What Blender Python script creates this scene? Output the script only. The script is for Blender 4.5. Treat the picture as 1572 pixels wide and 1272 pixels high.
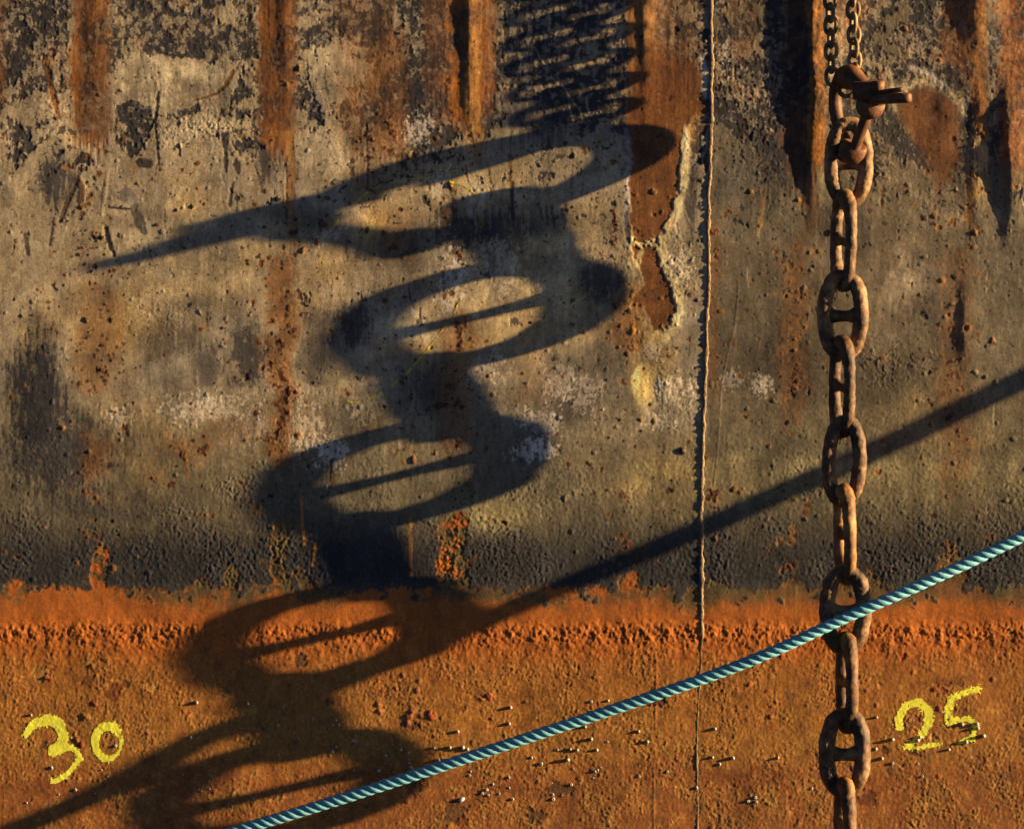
import bpy, bmesh, math, random
import numpy as np
from mathutils import Vector, Matrix

scene = bpy.context.scene
for o in list(bpy.data.objects):
    bpy.data.objects.remove(o)

# ------------------------------------------------------------------ camera, sky, sun, exposure
S = 0.002                      # metres per unit of the hull's own survey grid (x to the right, y down)
CX, CY = 786.0, 636.0          # grid point opposite the camera
D = 14.0                       # camera distance from the plating
cam = bpy.data.objects.new('camera', bpy.data.cameras.new('camera'))
scene.collection.objects.link(cam)
cam.location = (0, -D, 0)
cam.rotation_euler = (math.radians(90), 0, 0)
cam.data.sensor_width = 36
cam.data.lens = 36 * D / (1572 * S)
cam.data.clip_end = 500
cam.data.clip_start = 0.1
scene.camera = cam

K, T = 6.6, 0.2                # raking sun: run along the plate per unit of depth, drop per unit of run
sun_dir = Vector((-K, 1.0, -K * T)).normalized()
el = math.asin(-sun_dir.z)
to_sun = -sun_dir
world = bpy.data.worlds.new('World'); scene.world = world
world.use_nodes = True
wn = world.node_tree
sky = wn.nodes.new('ShaderNodeTexSky')
sky.sky_type = 'NISHITA'; sky.sun_disc = False
sky.sun_elevation = el
sky.sun_rotation = math.atan2(to_sun.x, to_sun.y)
sky.air_density = 0.1; sky.dust_density = 0.52; sky.ozone_density = 0.2; sky.altitude = 2500
wn.nodes['Background'].inputs['Strength'].default_value = 0.05
wn.links.new(sky.outputs[0], wn.nodes['Background'].inputs['Color'])
sl = bpy.data.lights.new('sun', 'SUN'); sl.energy = 5.0; sl.angle = math.radians(0.5)
sl.color = (1.0, 0.71, 0.36)
so = bpy.data.objects.new('sun', sl); scene.collection.objects.link(so)
so.rotation_euler = sun_dir.to_track_quat('-Z', 'Y').to_euler()
so.location = (4, -3, 3)
scene.view_settings.view_transform = 'Standard'
scene.view_settings.look = 'None'
scene.view_settings.gamma = 1.0
scene.view_settings.exposure = 1.78

# ------------------------------------------------------------------ helpers
def P(px, py, d=0.0):
    """survey grid point at depth d (grid units) in front of the plating"""
    f = (D - d * S) / D
    return Vector(((px - CX) * S * f, -d * S, (CY - py) * S * f))

def mesh_obj(name, verts, faces, mat, parent=None, smooth=True):
    me = bpy.data.meshes.new(name)
    me.from_pydata([tuple(v) for v in verts], [], faces)
    me.update()
    if smooth:
        me.polygons.foreach_set('use_smooth', [True] * len(me.polygons))
    if mat: me.materials.append(mat)
    o = bpy.data.objects.new(name, me)
    scene.collection.objects.link(o)
    if parent: o.parent = parent
    return o

def tag(o, label=None, cat=None, group=None, kind=None):
    if label: o['label'] = label
    if cat: o['category'] = cat
    if group: o['group'] = group
    if kind: o['kind'] = kind
    return o

rng = np.random.default_rng(7)
_perm = rng.permutation(4096).astype(np.int32)
_ang = (rng.random(4096) * 2 * np.pi).astype(np.float32)
_gx, _gy = np.cos(_ang), np.sin(_ang)

def perlin(X, Y, seed=0):
    xi = np.floor(X).astype(np.int32); yi = np.floor(Y).astype(np.int32)
    xf = (X - xi).astype(np.float32); yf = (Y - yi).astype(np.float32)
    u = xf * xf * xf * (xf * (xf * 6 - 15) + 10); v = yf * yf * yf * (yf * (yf * 6 - 15) + 10)
    def h(a, b):
        return _perm[(_perm[(a + seed * 57) & 4095] + b + seed * 131) & 4095]
    def g(a, b, fx, fy):
        k = h(a, b); return _gx[k] * fx + _gy[k] * fy
    n00 = g(xi, yi, xf, yf); n10 = g(xi + 1, yi, xf - 1, yf)
    n01 = g(xi, yi + 1, xf, yf - 1); n11 = g(xi + 1, yi + 1, xf - 1, yf - 1)
    a = n00 + u * (n10 - n00); b = n01 + u * (n11 - n01)
    return (a + v * (b - a)) * 1.5

def fbm(X, Y, scale, octaves=4, seed=0, gain=0.5, sx=1.0, sy=1.0):
    out = np.zeros_like(X); amp = 1.0; f = 1.0 / scale; tot = 0
    for i in range(octaves):
        out += amp * perlin(X * (f * sx), Y * (f * sy), seed + i * 3); tot += amp
        amp *= gain; f *= 2.03
    return out / tot

def sm(a, b, x):
    t = np.clip((x - a) / (b - a), 0, 1); return t * t * (3 - 2 * t)

def lerp(a, b, t): return a + (b - a) * t

# ------------------------------------------------------------------ the survey grid of the plating
def axis(lo, hi, step, far_lo, far_hi):
    core = list(np.arange(lo, hi + 0.01, step))
    a = []; x = lo; st = step
    while x > far_lo: st = min(st * 1.12, 40); x -= st; a.append(x)
    b = []; x = core[-1]; st = step
    while x < far_hi: st = min(st * 1.12, 40); x += st; b.append(x)
    return np.array(a[::-1] + core + b, dtype=np.float32)
GX = axis(-20, 1592, 1.4, -1000, 2700)
GY = axis(-20, 1292, 1.4, -800, 2000)
X, Y = np.meshgrid(GX, GY)
NY, NX = X.shape

wx = 22 * fbm(X, Y, 90, 3, 11); wy = 22 * fbm(X, Y, 90, 3, 21)
Xw, Yw = X + wx, Y + wy
n_big = fbm(X, Y, 230, 3, 31)
n_mid = fbm(X, Y, 60, 4, 41)
n_sml = fbm(X, Y, 16, 4, 51, 0.55)
n_fin = fbm(X, Y, 6, 2, 61)
n_str = fbm(X, Y, 60, 4, 71, 0.6, sx=9.0, sy=0.7)       # vertical streaking
n_str2 = fbm(Xw, Y, 100, 4, 81, 0.6, sx=7.0, sy=0.6)
n_flk = fbm(X + 5 * n_sml, Y + 5 * n_sml, 48, 5, 91, 0.64)
n_spk = fbm(X, Y, 8, 3, 101, 0.6)
n_rst = fbm(X, Y, 17, 4, 111, 0.62)
n_clp = fbm(X, Y, 24, 4, 121, 0.6)
n_gr = fbm(X, Y, 5.6, 2, 131, 0.6)
n_dry = fbm(X, Y, 7, 3, 171, 0.65, sx=1.0, sy=.34)      # dry-brush streaks
n_bit = fbm(X, Y, 4.2, 2, 181, 0.7)
n_fib = fbm(X, Y, 60, 4, 201, 0.65, sx=15.0, sy=0.55)
R_all = np.zeros_like(X); Hfl = np.zeros_like(X)

def ell(cx, cy, rx, ry, p=2.0, warp=True):
    a, b = (Xw, Yw) if warp else (X, Y)
    q = ((a - cx) / rx) ** 2 + ((b - cy) / ry) ** 2
    return np.exp(-q ** (p / 2.0))

def box(x0, x1, y0, y1, sx=12, sy=20):
    return sm(x0 - sx, x0 + sx, Xw) * (1 - sm(x1 - sx, x1 + sx, Xw)) * sm(y0 - sy, y0 + sy, Yw) * (1 - sm(y1 - sy, y1 + sy, Yw))

def win(x0, x1, y0, y1):
    i0, i1 = np.searchsorted(GX, [x0, x1]); j0, j1 = np.searchsorted(GY, [y0, y1])
    return slice(j0, j1), slice(i0, i1)

def stroke(pts, pad=20):
    """distance to a polyline, with width along it: pts = (x, y, halfwidth); returns window and signed value (<0 inside)"""
    xs = [p[0] for p in pts]; ys = [p[1] for p in pts]
    w = win(min(xs) - pad, max(xs) + pad, min(ys) - pad, max(ys) + pad)
    x, y = X[w], Y[w]
    best = np.full(x.shape, 1e3, np.float32)
    for a, b in zip(pts[:-1], pts[1:]):
        dx, dy = b[0] - a[0], b[1] - a[1]
        L2 = dx * dx + dy * dy + 1e-9
        t = np.clip(((x - a[0]) * dx + (y - a[1]) * dy) / L2, 0, 1)
        r = a[2] + (b[2] - a[2]) * t
        best = np.minimum(best, np.hypot(x - a[0] - t * dx, y - a[1] - t * dy) - r)
    return w, best

def poly_mask(poly, pad=40):
    """signed distance to a polygon (negative inside) in its window, wobbled by noise"""
    xs = [p[0] for p in poly]; ys = [p[1] for p in poly]
    w = win(min(xs) - pad, max(xs) + pad, min(ys) - pad, max(ys) + pad)
    x = X[w] + 7 * n_sml[w] + 6 * n_mid[w]; y = Y[w] + 7 * n_fin[w] + 9 * n_sml[w]
    inside = np.zeros(x.shape, bool); dist = np.full(x.shape, 1e3, np.float32)
    n = len(poly)
    for i in range(n):
        ax, ay = poly[i]; bx, by = poly[(i + 1) % n]
        dx, dy = bx - ax, by - ay
        t = np.clip(((x - ax) * dx + (y - ay) * dy) / (dx * dx + dy * dy + 1e-9), 0, 1)
        dist = np.minimum(dist, np.hypot(x - ax - t * dx, y - ay - t * dy))
        c = ((ay > y) != (by > y)) & (x < dx * (y - ay) / (dy if abs(dy) > 1e-9 else 1e-9) + ax)
        inside ^= c
    return w, np.where(inside, -dist, dist)

# ------------------------------------------------------------------ paint and relief of the plating
C = np.empty((NY, NX, 3), np.float32)
H = np.zeros((NY, NX), np.float32)
def col(c): return np.array(c, np.float32)
def paint(mask, c, w=None):
    m = np.clip(mask, 0, 1)[..., None]
    if w is None: C[:] = C + (col(c) - C) * m
    else: C[w] = C[w] + (col(c) - C[w]) * m

TAN = (.285, .235, .165); GREY = (.165, .155, .14); SMOKE = (.042, .041, .045); OLIVE = (.15, .13, .085)
BARE = (.062, .057, .058); RUST = (.23, .085, .025); RUSTD = (.085, .032, .013); ORANGE = (.385, .118, .022)
OCHRE = (.33, .162, .037); PALE = (.46, .41, .30); CHALK = (.42, .38, .34); BLUEG = (.10, .11, .135)

C[:] = col(TAN)
paint(sm(-.1, .5, n_big + .5 * n_mid) * .55, GREY)
paint(sm(.05, .6, n_str2 + .4 * n_mid) * .45, (.19, .165, .125))
paint(sm(.1, .55, fbm(X, Y, 120, 4, 141)) * .5, (.33, .24, .12))
# the plate to the right of the seam is duller and darker
right = sm(1084, 1092, X)
paint(right * .72 * sm(-.6, .5, n_mid + .6), (.122, .103, .072))
paint(right * ell(1190, 530, 75, 90) * .8, (.06, .05, .04))
paint(right * ell(1150, 280, 40, 90) * .6, (.10, .095, .09))
paint(right * ell(1390, 430, 50, 60) * .5, (.22, .18, .14))
paint(right * ell(1330, 600, 120, 60) * .45, (.085, .07, .05))
# darkening to the boot-top: smoke-grey band over the old paint
yy = Y + 26 * n_mid + 16 * n_big
paint(sm(540, 760, yy) * .78, OLIVE)
paint(sm(640, 800, yy) * .5 * sm(-.5, .3, n_mid), (.10, .088, .062))
paint(sm(765, 860, yy) * .93, SMOKE)
paint(sm(800, 730, yy) * sm(690, 720, yy) * sm(900, 1000, X + 40 * n_mid) * .55, (.24, .205, .12))
paint(ell(760, 785, 70, 26) * .7, (.33, .28, .15))
for cx, cy, rx, ry, st in [(255, 122, 92, 38, .8), (520, 95, 40, 40, .6), (525, 245, 55, 55, .6), (840, 365, 55, 30, .6), (800, 450, 90, 40, .6), (640, 500, 60, 30, .5), (240, 340, 70, 40, .45), (330, 440, 90, 30, .4), (90, 215, 60, 50, .4), (760, 290, 40, 30, .5), (300, 205, 80, 30, .5), (870, 560, 60, 50, .4), (1000, 620, 60, 40, .5), (1380, 420, 40, 50, .4)]:
    paint(ell(cx, cy, rx, ry, 2.6) * st * sm(-.5, .2, n_mid + .4 * n_dry), (.45, .385, .275))
# dark smears, some painting in the shade beside the frame ribs
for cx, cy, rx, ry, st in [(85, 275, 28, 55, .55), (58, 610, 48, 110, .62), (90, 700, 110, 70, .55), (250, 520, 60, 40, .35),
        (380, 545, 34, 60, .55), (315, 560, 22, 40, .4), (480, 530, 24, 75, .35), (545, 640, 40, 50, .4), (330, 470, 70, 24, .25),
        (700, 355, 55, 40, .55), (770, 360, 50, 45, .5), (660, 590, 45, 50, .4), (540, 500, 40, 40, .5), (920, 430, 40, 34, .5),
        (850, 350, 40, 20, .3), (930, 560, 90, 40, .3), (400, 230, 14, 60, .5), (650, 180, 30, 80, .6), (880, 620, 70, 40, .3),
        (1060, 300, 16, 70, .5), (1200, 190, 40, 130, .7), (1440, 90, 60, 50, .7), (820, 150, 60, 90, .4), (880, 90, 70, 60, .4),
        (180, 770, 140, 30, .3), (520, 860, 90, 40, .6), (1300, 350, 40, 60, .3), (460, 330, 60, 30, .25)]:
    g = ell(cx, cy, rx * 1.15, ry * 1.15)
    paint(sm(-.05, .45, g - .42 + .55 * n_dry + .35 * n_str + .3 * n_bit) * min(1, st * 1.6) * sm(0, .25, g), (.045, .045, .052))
# warm stains
for cx, cy, rx, ry, st in [(165, 500, 55, 60, .6), (290, 300, 40, 40, .35), (575, 345, 24, 45, .75), (520, 370, 80, 40, .35), (300, 430, 150, 50, .3),
        (620, 540, 45, 18, .6), (720, 530, 60, 40, .5), (800, 470, 80, 30, .45), (880, 360, 50, 40, .3), (990, 530, 30, 90, .65),
        (800, 390, 60, 40, .5), (840, 500, 60, 40, .4), (240, 700, 60, 60, .4), (1030, 740, 90, 40, .35), (480, 460, 50, 40, .3), (200, 640, 50, 40, .35), (1450, 640, 70, 80, .3), (640, 265, 60, 40, .3)]:
    paint(ell(cx, cy, rx, ry) * st * sm(-.7, .3, n_mid + .5 * n_spk), (.36, .24, .085))
H += .35 * n_mid + 2.6 * n_big + 1.0 * fbm(X, Y, 110, 2, 191)

# paint build-up that has flaked: an upper zone of remnants over dark, weathered steel
H += .12 * n_sml
top = 1 - sm(150, 300, Y + 45 * n_mid + 70 * n_big)
cover = n_flk + .25 * n_str
bias = .13 * top - .42 * (1 - top)
for cx, cy, rx, ry, b in [(255, 125, 95, 42, -.9), (300, 190, 70, 34, -.25), (90, 190, 55, 40, -.5), (520, 100, 42, 45, -.6), (560, 45, 60, 25, .35),
        (70, 60, 50, 30, -.1), (520, 240, 60, 60, -.45), (820, 190, 50, 26, -.1), (760, 140, 30, 40, -.2), (880, 130, 60, 50, .25), (1020, 90, 40, 60, .2),
        (1310, 110, 60, 60, .1), (1160, 150, 50, 70, .12), (1330, 250, 45, 60, .2), (1380, 250, 60, 40, .2), (660, 120, 40, 120, .35), (330, 60, 60, 24, .4),
        (220, 60, 50, 30, .35), (205, 165, 30, 20, .5), (960, 130, 40, 100, .35), (720, 350, 45, 30, .3), (1060, 240, 20, 60, .2), (830, 230, 50, 30, -.5),
        (800, 130, 50, 50, .1), (600, 160, 50, 90, .2), (1460, 60, 60, 40, .4)]:
    bias = bias + b * ell(cx, cy, rx, ry, 2.5)
fl = sm(-.035, .035, cover + bias)                     # 1 = flaked to bare metal
bare_c = lerp(col(BARE), col((.12, .068, .036)), (sm(.0, .55, n_mid + .6 * n_str) * .8)[..., None])
bare_c = lerp(bare_c, col((.10, .105, .12)), (sm(.15, .5, n_str2) * .7)[..., None])
upper = (1 - sm(420, 620, Y))
C = lerp(C, bare_c, (fl * (.25 + .75 * upper) * (1 - sm(600, 750, Y)))[..., None])
Hfl += .5 * (1 - fl) * upper
edge = np.clip(1 - np.abs(cover + bias - .0) / .05, 0, 1) * upper
paint(edge * .35, (.04, .033, .03))
Hfl += (.3 * n_spk * fl + .22 * n_sml * fl + .12 * n_bit * fl) * upper
# wrinkled, lifting paint
for cx, cy, rx, ry, a in [(310, 195, 75, 32, 1.0), (220, 225, 40, 26, .7), (240, 480, 45, 30, .6), (85, 175, 50, 22, .6), (560, 200, 60, 60, .6), (1160, 200, 40, 90, .7),
        (1340, 230, 50, 70, .8), (1360, 560, 70, 26, .9), (1100, 100, 40, 60, .6), (880, 190, 60, 50, .5), (940, 400, 40, 50, .5), (1440, 300, 50, 40, .5), (430, 760, 60, 20, 1.2), (350, 740, 50, 18, 1.0), (270, 785, 60, 12, .8),
        (1040, 420, 40, 60, .7), (1030, 590, 45, 50, .5)]:
    Hfl += a * ell(cx, cy, rx, ry) * (np.abs(n_spk) * 2.0 - .2) * .85

n_chip = fbm(X + 3 * n_spk, Y + 3 * n_spk, 13, 4, 211, 0.68)
cd = np.maximum(.22 * (1 - sm(120, 330, Y + 60 * n_mid)) * sm(-.25, .35, n_mid + .8 * n_big + .4 * n_str2) * (1 - .8 * ell(255, 120, 100, 45)), .05 * (1 - sm(500, 700, Y)))
for cx, cy, rx, ry, a in [(120, 330, 60, 60, .16), (250, 190, 120, 60, .14), (560, 270, 80, 70, .22), (520, 200, 50, 60, .2), (640, 240, 60, 60, .3), (850, 200, 90, 90, .26), (1060, 300, 24, 120, .22), (1170, 220, 60, 110, .3), (1340, 250, 60, 90, .32), (1470, 330, 60, 60, .2), (690, 380, 40, 70, .25), (900, 330, 70, 30, .2), (1360, 560, 90, 40, .2), (400, 560, 120, 60, .12), (640, 600, 70, 60, .22), (1210, 480, 70, 140, .15), (880, 590, 90, 50, .16), (70, 210, 60, 50, .3), (380, 200, 40, 60, .3)]:
    cd = np.maximum(cd, a * ell(cx, cy, rx, ry))
chip = sm(-.02, .05, n_chip + cd * 1.1 - .42) * (1 - sm(640, 760, Y))
paint(chip * .85, (.055, .05, .05)); paint(chip * sm(.1, .4, n_spk) * .5, (.12, .065, .035))
Hfl -= .30 * chip
pale = sm(-.02, .05, -n_chip + .6 * top - .66 + .5 * n_mid) * fl
paint(pale * .8, (.25, .21, .15)); Hfl += .22 * pale
crk = np.clip(1 - np.abs(fbm(X + 4 * n_spk, Y + 4 * n_spk, 34, 3, 221, .6)) / .018, 0, 1) * sm(.0, .35, top - .35 + .5 * n_mid)
paint(crk * .6, (.03, .026, .024)); Hfl -= .25 * crk
wr = sm(.12, .5, n_mid * 1.2 + .35 * top - .25 + .4 * n_big) * (1 - sm(300, 460, Y))
Hfl += wr * .34 * (np.abs(n_sml) * 1.6 + np.abs(n_spk) * .9 - .25)
sr_ = random.Random(23)
for i in range(330):
    x = sr_.uniform(-10, 1580); y = min(620, 30 + sr_.expovariate(1 / 170.0)); L_ = sr_.uniform(6, 46); a_ = sr_.gauss(0, .16) + (.5 if sr_.random() < .08 else 0)
    hw_ = sr_.uniform(.25, 1.3); c_ = sr_.choice([(.045, .04, .04), (.05, .04, .035), (.10, .055, .03), (.36, .31, .24), (.30, .25, .17), (.2, .1, .04)])
    w, d = stroke([(x, y, hw_), (x + L_ * math.sin(a_) * .6, y + L_ * .6, hw_ * 1.2), (x + L_ * math.sin(a_ + .1), y + L_, hw_ * .4)], 8)
    m = sm(.9, -.7, d + 1.3 * n_bit[w] + 1.2 * n_gr[w]); paint(m * sr_.uniform(.4, .85), c_, w); Hfl[w] -= m * sr_.uniform(-.1, .3)
# ---- frame ribs: hard spots where the plating was pushed in between frames
def rib(xc, amp, y0, y1, left, rght, lean=0.0, wob=6, top_fade=60):
    xx = X - xc - lean * (Y - 36) - wob * fbm(X * 0 + xc, Y, 120, 2, int(xc))
    fy = sm(y0 - 30, y0 + top_fade, Y) * (1 - sm(y0 + (y1 - y0) * .35, y1, Y))
    prof = np.where(xx < 0, np.exp(-(xx / left) ** 2), np.exp(-(np.abs(xx) / rght) ** 1.5))
    return amp * fy * prof * (1 + .28 * fbm(X * 0 + xc, Y, 34, 3, int(xc) + 7)) + .12 * amp * fy * prof * n_sml
H += rib(1247, 13, -140, 400, 12, 46, 0, 8)
H += rib(722, 3.6, -140, 290, 11, 34)
H += rib(437, 1.9, -140, 330, 14, 24)
H += rib(990, 2.4, -140, 260, 9, 20, 0.03)
H += rib(150, 1.6, -140, 280, 18, 40)
H += rib(1500, 13, -260, 150, 20, 34, -0.03)
H += rib(1503, 3.5, 120, 420, 16, 28)
H += rib(1550, 9, 130, 420, 14, 40)
H += rib(1482, 2.8, 430, 600, 9, 30)
H -= 1.6 * ell(1003, 595, 14, 40, 2, False)
H += 2.0 * ell(1460, 170, 16, 40, 2) - 1.5 * ell(1405, 200, 60, 70, 2)

# ---- long rust runs from the deck edge
for xc, hw, y0, y1, st, c in [(140, 32, -400, 245, .9, (.19, .078, .026)), (118, 8, -400, 180, .6, RUST), (430, 28, -400, 255, .95, (.21, .085, .028)), (448, 8, 180, 420, .8, (.28, .14, .05)), (408, 9, -400, 240, .8, (.16, .065, .022)),
        (668, 22, -400, 190, .6, (.15, .06, .025)), (716, 36, -400, 215, 1, (.27, .105, .028)), (728, 13, -400, 260, .9, (.36, .19, .07)), (752, 12, -400, 190, .7, (.2, .07, .02)), (985, 24, -400, 225, .9, (.26, .11, .035)), (992, 8, -400, 200, .9, (.38, .22, .09)),
        (560, 50, -400, 250, .45, (.19, .085, .03)), (600, 30, 40, 270, .55, (.19, .08, .025)), (1030, 48, -400, 120, .6, (.21, .105, .045)), (1035, 46, 90, 235, .9, (.235, .095, .032)),
        (1228, 26, -400, 300, .85, (.10, .042, .018)), (1254, 16, -400, 280, .95, (.28, .12, .035)), (1243, 12, 250, 380, .6, (.2, .085, .03)), (1470, 26, -400, 130, .7, (.2, .085, .03)), (1503, 15, -400, 240, .9, (.28, .13, .045)), (1505, 13, 200, 330, .9, (.42, .3, .14)), (1490, 10, 240, 370, .7, (.3, .15, .05)), (1140, 28, -400, 110, .55, (.2, .11, .05)), (1170, 8, 270, 345, .7, (.3, .19, .09)), (1300, 40, -400, 60, .35, RUST),
        (1560, 30, -400, 300, .7, RUST), (-30, 40, -400, 200, .7, RUST), (1800, 40, -400, 260, .9, RUST), (2080, 40, -400, 260, .9, RUST), (-130, 40, -400, 260, .9, RUST), (-410, 40, -400, 260, .9, RUST)]:
    xx = (X - xc + 9 * n_str + 9 * n_mid + 5 * n_sml) / hw
    m = np.exp(-np.abs(xx) ** 3) * (1 - sm(y1 - 55, y1 + 25, Y + 60 * n_str)) * sm(y0 - 20, y0 + 40, Y)
    m = sm(.12, .95, m + .42 * n_fib + .3 * n_str + .25 * n_sml + .12 * n_bit) * sm(.02, .5, m) * st * (.45 + .55 * sm(-.45, .15, n_mid + .6 * n_sml + .4 * n_dry))
    paint(m, c)
    paint(m * sm(.1, .5, n_str + .3 * n_dry) * .5, (c[0] * 1.45, c[1] * 1.6, c[2] * 1.8)); paint(m * sm(.1, .5, -n_str - .3 * n_dry) * .55, (c[0] * .5, c[1] * .45, c[2] * .5))
    R_all = np.maximum(R_all, m)
H += (.2 * n_str + .2 * n_fib * R_all + .16 * n_spk * R_all) * sm(330, 100, Y)
# rust shining through dull grey on top
paint(sm(.25, .55, n_mid + .6 * n_sml) * top * .4, (.16, .075, .03))

# ---- the big scaled patches beside the seam
paint(ell(1035, 130, 42, 60) * .75 * sm(-.5, .3, n_str + n_mid), (.17, .078, .03)); paint(ell(1010, 540, 28, 60) * .7 * sm(-.5, .3, n_spk + n_mid), (.36, .26, .11)); paint(ell(965, 480, 40, 50) * .5, (.26, .15, .06))
pA = [(963, 196), (978, 100), (996, 70), (1070, 98), (1082, 170), (1052, 190), (1047, 220), (1042, 290), (1026, 340), (1008, 370), (972, 371), (966, 320)]
pB = [(971, 379), (1006, 379), (1016, 420), (1030, 440), (1040, 478), (1026, 502), (1000, 506), (985, 470), (965, 466), (985, 436)]
for pg in (pA, pB):
    w, d = poly_mask(pg)
    halo = np.exp(-((d - 6) / 8) ** 2) * sm(-.35, .2, n_sml[w] + .7 * n_mid[w]) * sm(1000, 1030, X[w] + 12 * n_sml[w] + sm(330, 380, Y[w]) * 60) * sm(150, 215, Y[w])
    paint(halo * .85 * sm(-.5, .2, n_spk[w] + .2), (.43, .345, .185), w)
    soft = 1.5 + 14 * sm(200, 120, Y[w]); ins = sm(soft, -soft, d)
    paint(ins * .96, (.19, .078, .027), w)
    paint(ins * sm(-.1, .5, n_mid[w] + .4 * n_spk[w] + .3 * n_fib[w]) * .75, (.13, .05, .02), w)
    paint(ins * sm(.1, .5, n_str[w] + .4 * n_bit[w]) * .5, (.29, .135, .05), w)
    H[w] += -.22 * ins; R_all[w] = np.maximum(R_all[w], ins)
    H[w] += ins * (.08 * n_gr[w]) + halo * .35
w, d = poly_mask([(1372, 150), (1420, 128), (1470, 158), (1475, 250), (1440, 300), (1420, 240), (1385, 190)])
ins = sm(10, -10, d)
paint(ins * .85, (.19, .085, .034), w); H[w] -= ins * .3; R_all[w] = np.maximum(R_all[w], ins)
paint(np.exp(-((d - 6) / 7) ** 2) * sm(190, 150, Y[w]) * .8, (.4, .34, .23), w)
# pale scraped paint by the seam
for pts, c, st in [([(1078, 90, 3), (1083, 110, 5), (1081, 150, 4)], CHALK, .9), ([(1052, 195, 2), (1053, 230, 5), (1050, 275, 6), (1040, 330, 3)], PALE, .7),
                   ([(1050, 200, 3), (1052, 240, 7), (1049, 280, 7), (1040, 330, 6), (1016, 368, 5), (1022, 410, 5), (1038, 445, 5), (1043, 480, 6), (1026, 515, 7), (1000, 540, 5)], (.44, .365, .22), .7), ([(984, 560, 2), (975, 580, 6), (976, 600, 6), (980, 620, 3)], (.5, .42, .2), .9), ([(995, 575, 4), (992, 600, 6), (990, 620, 3)], (.4, .32, .13), .7), ([(960, 200, 3), (966, 240, 5), (962, 290, 5), (960, 350, 3)], (.3, .28, .27), .65),
                   ([(1400, 103, 4), (1425, 112, 5), (1450, 130, 4)], CHALK, .6), ([(985, 385, 3), (980, 400, 3), (975, 420, 4)], (.42, .36, .2), .7)]:
    w, d = stroke(pts, 30)
    paint(sm(3, -3, d + 5 * n_sml[w] + 4 * n_spk[w]) * st, c, w)

paint(ell(622, 382, 34, 46, 2.6) * .75 * sm(-.6, .2, n_mid + .5 * n_spk), (.05, .03, .018))  # rust stain, with the shadow of the shackle's lower eye painted into it
# ---- chalky scuffs
for cx, cy, rx, ry, st, c in [(320, 625, 100, 34, .95, (.36, .31, .25)), (470, 660, 50, 60, .9, (.4, .34, .27)), (390, 660, 60, 40, .75, (.36, .3, .24)), (420, 600, 110, 22, .5, (.33, .28, .22)), (690, 440, 28, 80, .75, CHALK), (770, 400, 40, 60, .5, CHALK), (640, 200, 26, 40, .6, CHALK), (680, 290, 24, 40, .6, CHALK),
        (1040, 600, 42, 36, 1.0, (.44, .38, .29)), (1010, 650, 36, 22, .8, CHALK), (850, 590, 40, 40, .75, CHALK), (830, 650, 40, 40, .6, CHALK), (745, 560, 40, 40, .6, CHALK), (1120, 590, 30, 22, .5, CHALK), (1170, 590, 30, 22, .5, CHALK), (820, 690, 50, 26, .8, CHALK),
        (510, 700, 30, 40, .6, CHALK), (180, 640, 30, 20, .5, CHALK), (890, 610, 40, 40, .5, CHALK), (560, 620, 40, 50, .45, (.33, .29, .2)), (505, 355, 40, 14, .5, CHALK), (740, 300, 20, 30, .4, CHALK), (1040, 400, 26, 50, .8, (.43, .37, .27)), (1110, 90, 12, 30, .5, CHALK), (500, 460, 24, 40, .4, (.36, .31, .25)), (1000, 540, 26, 30, .4, CHALK)]:
    g = ell(cx, cy, rx, ry, 2.4)
    m = sm(.0, .16, g - .72 + .5 * n_spk + .5 * n_dry + .4 * n_bit + .25 * n_sml)
    paint(m * st * .85, c); H += .12 * m

# ---- stains bleeding down the frames
for cx, y0, y1, hw, st in [(432, 390, 740, 30, .75), (152, 430, 620, 46, .5), (145, 660, 760, 30, .5), (700, 470, 720, 42, .55), (968, 430, 560, 36, .6), (1216, 360, 660, 30, .5), (1468, 380, 760, 34, .4), (290, 660, 720, 60, .45), (560, 180, 330, 40, .4), (610, 300, 400, 40, .3), (235, 730, 765, 40, .4), (350, 640, 700, 60, .35), (1095, 330, 620, 14, .5), (820, 500, 640, 40, .25)]:
    g = np.exp(-((Xw - cx) / hw) ** 2) * sm(y0 - 30, y0 + 30, Yw) * (1 - sm(y1 - 40, y1 + 20, Yw))
    paint(sm(-.05, .4, g - .5 + .5 * n_dry + .4 * n_spk + .35 * n_sml) * st, (.20, .088, .03))
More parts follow.
